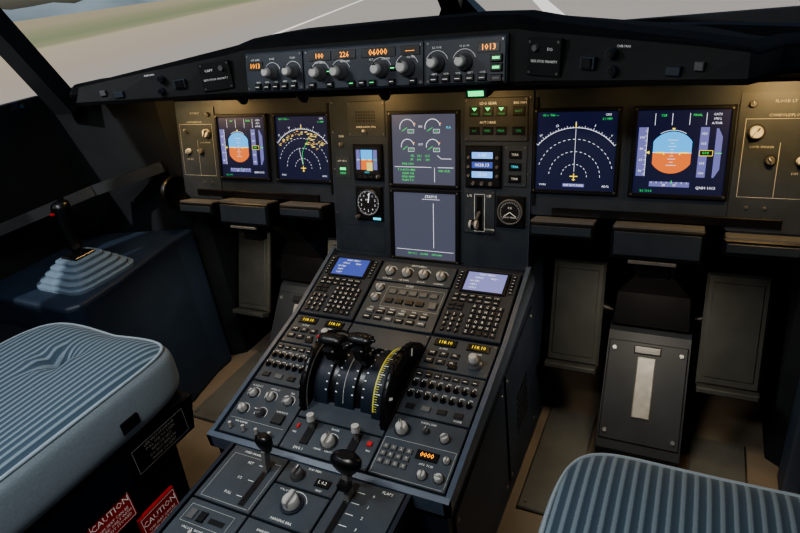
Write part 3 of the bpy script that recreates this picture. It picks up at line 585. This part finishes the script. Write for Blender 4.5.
def cushion(b,cx,cy_,cz_,a,c,h,notch=0,tilt=0.):
    NU,NV=96,44;vs=[]
    for j in range(NV+1):
        ph=-pi/2+pi*j/NV
        for i in range(NU):
            th=2*pi*i/NU
            x=a*sp(cos(ph),.35)*sp(cos(th),.35);y=c*sp(cos(ph),.35)*sp(sin(th),.35);z=h*sp(sin(ph),.5)
            vs.append([x,y,z])
    out=[]
    for x,y,z in vs:
        if z>0:
            z+=.012*(abs(x)/a)**2.2-.01*max(0,y/c)**3
            if notch: z-=.007*math.exp(-(x/.05)**2)*max(0,(y/c))
        out.append((cx+x,cy_+y,cz_+z+tilt*y))
    vs=out
    fs1=[];fs2=[]
    J=int(NV*.68)
    for j in range(NV):
        for i in range(NU):
            q=(j*NU+i,j*NU+(i+1)%NU,(j+1)*NU+(i+1)%NU,(j+1)*NU+i)
            if j>=J: fs1.append(q)
            else: fs2.append(q)
    if not notch:
        b.add(vs,fs1,STR,True)
    else:
        JR=J+3
        b.add(vs,[q for q in fs1 if q[0]//NU<JR],STR,True)
        ring=[vs[JR*NU+i] for i in range(NU)];K=34;g=[]
        dy=c*.50;dx=-.012
        for k_ in range(K+1):
            f=1-k_/K
            for i in range(NU):
                rx,ry,rz=ring[i];x=(rx-cx)*f+dx*(1-f);y=(ry-cy_)*f+dy*(1-f)
                z0=rz-cz_
                base=z0+(h*1.0+.012*(abs(x)/a)**2.2-.01*max(0,y/c)**3-z0)*(1-f**6)
                R_=math.hypot((x-dx)/.020,(y-dy)/.024);z=base-.050*math.exp(-R_**1.5)-.007*math.exp(-(x/.05)**2)*max(0,y/c)*(1-f**6)
                an=math.atan2(y-dy,x-dx);z+=.0035*cos(5*an)*math.exp(-(R_-2.0)**2/1.2)*(1-f**4)
                g.append((cx+x,cy_+y,cz_+z))
        b.add(g,[(k_*NU+i,k_*NU+(i+1)%NU,(k_+1)*NU+(i+1)%NU,(k_+1)*NU+i) for k_ in range(K) for i in range(NU)],STR,True)
    b.add(vs,fs2,SIDEF,True)
    ring=[vs[J*NU+i] for i in range(NU)]
    rr=[]
    for i in range(NU):
        p=Vector(ring[i]);q=Vector((p.x-cx,p.y-cy_,0)).normalized();rr.append([tuple(p+q*.004*cos(t)+Vector((0,0,.004*sin(t)))) for t in [2*pi*k/6 for k in range(6)]])
    for i in range(NU):
        A_r=rr[i];B_r=rr[(i+1)%NU];b.add(A_r+B_r,[(k,(k+1)%6,6+(k+1)%6,6+k) for k in range(6)],SIDEF,True)
def seat(X,Y,Z,name,notch,lab):
    b=MB()
    cushion(b,X,Y-.27,Z-.065,.215,.28,.07,notch)
    side_prism(b,X-.20,X+.20,[(Y-.02,Z-.13),(Y-.54,Z-.13),(Y-.54,Z-.21),(Y-.05,Z-.21)],SBASE)
    side_prism(b,X-.185,X+.185,[(Y-.08,Z-.21),(Y-.52,Z-.21),(Y-.52,-.72),(Y-.10,-.72)],SBASE)
    side_prism(b,X-.23,X-.19,[(Y+.06,-.72),(Y-.7,-.72),(Y-.7,-.75),(Y+.06,-.75)],METAL);side_prism(b,X+.19,X+.23,[(Y+.06,-.72),(Y-.7,-.72),(Y-.7,-.75),(Y+.06,-.75)],METAL)
    b2=MB(Matrix.Translation((X,Y-.735,Z+.25))@Matrix.Rotation(rad(112),4,'X'))
    cushion(b2,0,0,0,.215,.37,.055)
    b2.box(-.2,-.35,-.09,.2,.35,-.04,SBASE)
    o=len(b.v);b.v+=b2.v
    for f,mi,s_ in zip(b2.f,b2.m,b2.sm):
        mt=b2.mats[mi]
        if mt not in b.mats:b.mats.append(mt)
        b.f.append([k+o for k in f]);b.m.append(b.mats.index(mt));b.sm.append(s_)
    if lab:
        xs=X+.201
        side_prism(b,xs,xs+.006,[(Y-.02,Z-.13),(Y-.20,Z-.13),(Y-.20,Z-.205),(Y-.04,Z-.205)],BLK)
        b.M=Matrix(((0,0,1,xs+.0065),(1,0,0,Y-.115),(0,1,0,Z-.168),(0,0,0,1)))
        b.frame(-.072,-.028,.06,.028,.0012,.0005,LINE)
        for i in range(5): b.text(('LIFE VEST STOWAGE','PULL TAB TO OPEN','REMOVE VEST','DO NOT INFLATE','INSIDE COCKPIT')[i],-.005,.020-.010*i,.0085,.0006,KNOB)
        b.M=Matrix.Identity(4)
        b.box(xs-.0,Y-.19,Z-.09,xs+.016,Y-.15,Z-.065,BLK,.003)
    return b.finish(name)
seat(-.55,-.535,-.232,'pilot_seat',1,1);seat(.640,-.505,-.290,'pilot_seat',0,0)
for i,(y,z) in enumerate(((-.80,-.470),(-.712,-.56))):
    b=MB(Matrix(((0,0,1,-.352),(1,0,0,y),(0,1,0,z),(0,0,0,1))))
    b.box(-.047,-.036,-.009,.047,.036,0,RED,.001);b.frame(-.043,-.032,.043,.032,.001,.0005,WHT);b.text('CAUTION',0,.014,.019,.0006,WHT);b.text('THIS SEAT CAN BE',0,-.004,.0085,.0006,WHT);b.text('MOVED ONLY WITH',0,-.013,.0085,.0006,WHT);b.text('ARMREST STOWED',0,-.022,.0085,.0006,WHT)
    b.finish('caution_placard')
# ------------------------------------------------------------ side consoles + stick
for sg in (-1,1):
    b=MB()
    pts=[(sg*.80,-.02),(sg*.80,-.10),(sg*.755,-.34),(sg*.745,-.47),(sg*.77,-.50),(sg*1.14,-.50),(sg*1.14,-.12)]
    if sg<0: pts=pts[::-1]
    b.prism(pts[::-1],-.75,-.25,CONS)
    b.box(min(sg*.86,sg*1.14),-1.6,-.75,max(sg*.86,sg*1.14),-.5,-.33,WALL,.01)
    b.finish('side_console',bevel=.012)
def stick(X,Y):
    b=MB(Matrix.Translation((X,Y,-.25)))
    def rr(w,h,z,cx=0,cy=0):
        o=[]
        for i in range(24):
            a=2*pi*i/24;o.append((cx+w*sp(cos(a),.4),cy+h*sp(sin(a),.4),z))
        return o
    R=[rr(.100,.100,0),rr(.100,.100,.008)]
    for i in range(4):
        z=.010+.013*i;w=.090-.014*i;R+=[rr(w,w,z),rr(w,w,z+.009),rr(w-.006,w-.006,z+.011)]
    b.rings(R,GAIT,True,False)
    b.box(-.03,-.03,.058,.03,.03,.066,BLK,.002)
    b.cylp((0,0,.06),(0,.0,.10),.014,.012,BLK)
    G=[]
    for w_,h_,z,y in ((.020,.020,.085,0),(.016,.018,.095,0),(.014,.018,.115,.0),(.016,.020,.14,-.002),(.015,.019,.16,-.002),(.018,.022,.18,.002),(.021,.025,.195,.004),(.019,.022,.206,.006),(.01,.012,.211,.007)):
        G.append([(w_*cos(2*pi*i/18),y+h_*sin(2*pi*i/18),z) for i in range(18)])
    b.rings(G,BLK);b.box(-.026,-.01,.16,-.018,.012,.19,BLK,.003);b.cylp((0,.01,.205),(0,.013,.22),.007,.008,BLK,10)
    b.cylp((0,-.02,.185),(0,-.028,.187),.0045,.0035,RED,10)
    b.finish('sidestick')
stick(-.880,-.345);stick(.93,-.345)
for sg in (-1,1):
    b=MB(Matrix(((0,0,-sg,sg*.805),(1,0,0,-.045),(0,1,0,-.125),(0,0,0,1))))
    b.lathe(0,0,[(.05,0),(.05,.012),(.043,.014),(.04,.006),(.015,.004)],BLK,28);b.finish('air_outlet')
# ------------------------------------------------------------ room shell
def quadobj(name,quads,mt):
    b=MB()
    for q in quads: b.add(q,[tuple(range(len(q)))],mt)
    return b.finish(name)
def wallplan(name,pl,z0,z1,mt,th=.03):
    b=MB()
    for (a,c) in zip(pl[:-1],pl[1:]):
        d=Vector((c[0]-a[0],c[1]-a[1],0)).normalized();n=Vector((-d.y,d.x,0))*th
        b.rings([[(a[0],a[1],z0),(c[0],c[1],z0),(c[0]+n.x,c[1]+n.y,z0),(a[0]+n.x,a[1]+n.y,z0)],[(a[0],a[1],z1),(c[0],c[1],z1),(c[0]+n.x,c[1]+n.y,z1),(a[0]+n.x,a[1]+n.y,z1)]],mt,True,False)
    return b.finish(name)
b=MB();b.add([(-1.2,-1.9,-.75),(1.2,-1.9,-.75),(1.2,.9,-.75),(-1.2,.9,-.75)],[(0,1,2,3)],FLOORM)
for sg in (-1,1):
    for x in (.335,.68):
        b.box(sg*x-.06,-.30,-.75,sg*x+.06,.05,-.742,PLATE,.003)
        for q in (-.045,.045):
            for y in (-.28,.03): b.cyl(sg*x+q,y,-.742,-.740,.005,.004,SCREW,8)
b.finish('floor')
wallplan('wall_left',[(-1.15,-1.9),(-1.15,-.1),(-.82,.0),(-.78,.03),(-.78,.55)],-.75,.18,WALL,.03)
wallplan('wall_right',[(.78,.55),(.78,.03),(.82,.0),(1.15,-.1),(1.15,-1.9)],-.75,.18,WALL,.03)
wallplan('wall_front',[(-.80,.55),(.80,.55)],-.75,.18,WALL)
wallplan('wall_rear',[(1.15,-1.9),(-1.15,-1.9)],-.75,.95,WALL)
quadobj('ceiling',[[(-1.0,-.42,.80),(1.0,-.42,.80),(1.0,-1.9,.95),(-1.0,-1.9,.95)],[(-1.0,-.42,.80),(-.0,-.14,.78),(1.0,-.42,.80)],
 [(-1.0,-.42,.80),(-1.0,-1.9,.95),(-1.16,-1.9,.75),(-1.1,-.42,.68)],[(1.0,-.42,.80),(1.0,-1.9,.95),(1.16,-1.9,.75),(1.1,-.42,.68)]],mat('ceiling_grey',(.14,.155,.17),.8,var=.05))
def beam(b,p0,p1,w,t_,mt):
    a=Vector(p0);c=Vector(p1);d=(c-a).normalized();s_=d.cross(Vector((0,1,0)) if abs(d.y)<.95 else Vector((0,0,1))).normalized();q=d.cross(s_).normalized()
    b.rings([[tuple(p+s_*x*w/2+q*y*t_/2) for x,y in ((-1,-1),(1,-1),(1,1),(-1,1))] for p in (a,c)],mt,True,False)
for i,s2 in enumerate((-1,1)):
    b=MB();beam(b,(s2*1.125,-1.6,-.16),(s2*1.125,-.40,-.12),.03,.04,FTR);beam(b,(s2*1.125,-.40,-.12),(s2*1.0,-.16,-.085),.03,.04,FTR);beam(b,(s2*1.0,-.16,-.085),(s2*.83,-.03,-.05),.03,.03,FTR);b.finish('trim_%d'%(i+1))
b=MB()
beam(b,(0,.33,.20),(0,-.16,.80),.05,.05,BLK)
b.rings([[(-.075,.30,.225),(.075,.30,.225),(.075,.36,.225),(-.075,.36,.225)],[(-.024,.26,.30),(.024,.26,.30),(.024,.3,.30),(-.024,.3,.30)]],BLK,True,False)
for s2 in (-1,1):
    beam(b,(s2*1.05,-.10,.14),(s2*1.07,-.40,.78),.075,.05,WALL)
    beam(b,(s2*0,.34,.205),(s2*.6,.18,.185),.04,.04,WALL);beam(b,(s2*.6,.18,.185),(s2*1.07,-.08,.17),.04,.04,WALL)
    beam(b,(s2*1.15,-.95,.15),(s2*1.1,-.95,.75),.09,.05,WALL);beam(b,(s2*1.15,-1.7,.15),(s2*1.1,-1.7,.75),.5,.05,WALL)
    beam(b,(0,-.14,.79),(s2*1.07,-.40,.78),.06,.05,WALL);beam(b,(s2*1.07,-.40,.75),(s2*1.12,-1.9,.75),.12,.05,WALL)
b.finish('window_frame')
g=bpy.data.materials.new('window_glass');g.use_nodes=True;nt=g.node_tree;nt.nodes.clear()
o=nt.nodes.new('ShaderNodeOutputMaterial');mx=nt.nodes.new('ShaderNodeMixShader');tr=nt.nodes.new('ShaderNodeBsdfTransparent');gl=nt.nodes.new('ShaderNodeBsdfGlossy')
mx.inputs[0].default_value=.03;tr.inputs[0].default_value=(.98,.98,.97,1);gl.inputs['Roughness'].default_value=.02
nt.links.new(tr.outputs[0],mx.inputs[1]);nt.links.new(gl.outputs[0],mx.inputs[2]);nt.links.new(mx.outputs[0],o.inputs[0])
i=1
for s2 in (-1,1):
    quadobj('window_%d'%i,[[(0,.36,.21),(s2*1.07,-.07,.17),(s2*1.08,-.40,.79),(0,-.14,.81)]],g);i+=1
    quadobj('window_%d'%i,[[(s2*1.08,-.1,.17),(s2*1.16,-.95,.17),(s2*1.12,-.95,.76),(s2*1.09,-.40,.76)]],g);i+=1
b=MB(Matrix.Translation((0,-.75,.835))@Matrix.Rotation(rad(186),4,'X'));b.box(-.28,-.35,0,.28,.35,.03,PANEL,.005)
for i in range(9):
    for j in range(9): b.box(-.25+.057*i,-.32+.072*j,.03,-.225+.057*i,-.297+.072*j,.036,BLK,.001)
b.finish('overhead_panel')
# ------------------------------------------------------------ outside
m=bpy.data.materials.new('airfield_ground');m.use_nodes=True;nt=m.node_tree;bs=nt.nodes['Principled BSDF'];L=nt.links.new
ge=nt.nodes.new('ShaderNodeNewGeometry')
def dot(vec):
    d=nt.nodes.new('ShaderNodeVectorMath');d.operation='DOT_PRODUCT';d.inputs[1].default_value=vec;L(ge.outputs['Position'],d.inputs[0]);return d.outputs['Value']
H=18
off=dot((cos(rad(H)),sin(rad(H)),0));lon=dot((-sin(rad(H)),cos(rad(H)),0))
def mth(op,a,b_=None,c=None):
    n=nt.nodes.new('ShaderNodeMath');n.operation=op
    for i,x in enumerate((a,b_,c)):
        if x is None: continue
        if isinstance(x,(int,float)): n.inputs[i].default_value=x
        else: L(x,n.inputs[i])
    return n.outputs[0]
no=nt.nodes.new('ShaderNodeTexNoise');no.inputs['Scale'].default_value=.05;no.inputs['Detail'].default_value=5;L(ge.outputs['Position'],no.inputs['Vector'])
mr=nt.nodes.new('ShaderNodeMapRange');mr.inputs['From Min'].default_value=-200;mr.inputs['From Max'].default_value=200
L(mth('ADD',off,mth('MULTIPLY',no.outputs['Fac'],10)),mr.inputs['Value'])
r=nt.nodes.new('ShaderNodeValToRGB');e=r.color_ramp.elements
e[0].position=0;e[0].color=(.28,.25,.16,1);e[1].position=1;e[1].color=(.25,.23,.15,1)
def P_(x): return (x+200)/400
for x,c in ((-90,(.17,.20,.10)),(-72,(.22,.23,.13)),(-66,(.37,.32,.23)),(-36,(.33,.29,.235)),(-24,(.31,.29,.265)),(45,(.30,.285,.27)),(48,(.3,.27,.2))):
    q=e.new(P_(x));q.color=(*c,1)
L(mr.outputs[0],r.inputs['Fac'])
def near(v,c,w): return mth('LESS_THAN',mth('ABSOLUTE',mth('SUBTRACT',v,c)),w)
l1=near(off,-22.4,.4)
l2=mth('MULTIPLY',near(off,5,.65),mth('LESS_THAN',mth('MODULO',mth('ADD',lon,475.3),40.),24.))
mk=mth('MAXIMUM',l1,l2)
mix=nt.nodes.new('ShaderNodeMix');mix.data_type='RGBA';L(mk,mix.inputs[0]);L(r.outputs['Color'],mix.inputs[6]);mix.inputs[7].default_value=(.8,.8,.76,1)
L(mix.outputs[2],bs.inputs['Base Color']);bs.inputs['Roughness'].default_value=.9
b=MB();b.add([(-1500,-500,-4.6),(1500,-500,-4.6),(1500,2000,-4.6),(-1500,2000,-4.6)],[(0,1,2,3)],m)
vs=[];N=80
for i in range(N+1):
    a=rad(150-120*i/N);h=8+12*abs(sin(i*.37)+.5*sin(i*.9+1)+.3*sin(i*2.1));vs+=[(1000*cos(a),1000*sin(a),-4.6),(1040*cos(a),1040*sin(a),h-4.6)]
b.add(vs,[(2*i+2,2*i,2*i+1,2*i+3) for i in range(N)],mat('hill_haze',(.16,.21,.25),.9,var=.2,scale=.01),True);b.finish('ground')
# ------------------------------------------------------------ world + lights
w=bpy.data.worlds.new('w');scene.world=w;w.use_nodes=True;nt=w.node_tree;bg=nt.nodes['Background']
sk=nt.nodes.new('ShaderNodeTexSky')
try: sk.sky_type='NISHITA';sk.sun_disc=False;sk.sun_elevation=rad(35);sk.sun_rotation=rad(200);sk.dust_density=3
except Exception: pass
nt.links.new(sk.outputs[0],bg.inputs[0]);bg.inputs[1].default_value=.09
def light(name,kind,loc,energy,col,size=.3,rot=(0,0,0),sy=None,**k):
    l=bpy.data.lights.new(name,kind);l.energy=energy;l.color=col
    if kind=='AREA':
        l.size=size
        if sy: l.shape='RECTANGLE';l.size_y=sy
    elif kind in('POINT','SPOT'): l.shadow_soft_size=size
    for a,v in k.items(): setattr(l,a,v)
    o=bpy.data.objects.new(name,l);o.location=loc;o.rotation_euler=rot;scene.collection.objects.link(o);return o
light('sun','SUN',(0,-5,10),4.4,(1,.95,.88),rot=(rad(50),0,rad(-15)),angle=rad(1))
light('dome_light','AREA',(.05,-1.15,.80),11,(1,.985,.96),.35,(rad(20),0,0),.2)
light('dome_light','AREA',(-.6,-.85,.74),6.2,(.92,.96,1),.22,(0,rad(-10),0),.22)
for x,e_ in ((-.70,1.3),(-.42,.15),(-.17,.8),(.13,.5),(.42,.12),(.70,1.0)):
    light('flood_light','AREA',(x,-.13,.165),e_,(1,.64,.26),.07,(rad(22),0,0),.02)
for x in (-.5,.5): light('footwell_fill','AREA',(x,-.12,-.26),1.5,(1,.86,.66),.1,(0,0,0),.05)  # fill areas added under the panel to brighten the footwells, no fixture there
# ------------------------------------------------------------ camera
cd=bpy.data.cameras.new('camera');cd.sensor_width=36;cd.lens=589.41*36/800;cd.clip_start=.02;cd.clip_end=5000
c=bpy.data.objects.new('camera',cd);scene.collection.objects.link(c)
c.matrix_world=Matrix(((.89505,-.09751,.43517,.571),(.42817,.4608,-.77739,-1.2125),(-.12473,.88213,.45419,.3889),(0,0,0,1)))
scene.camera=c
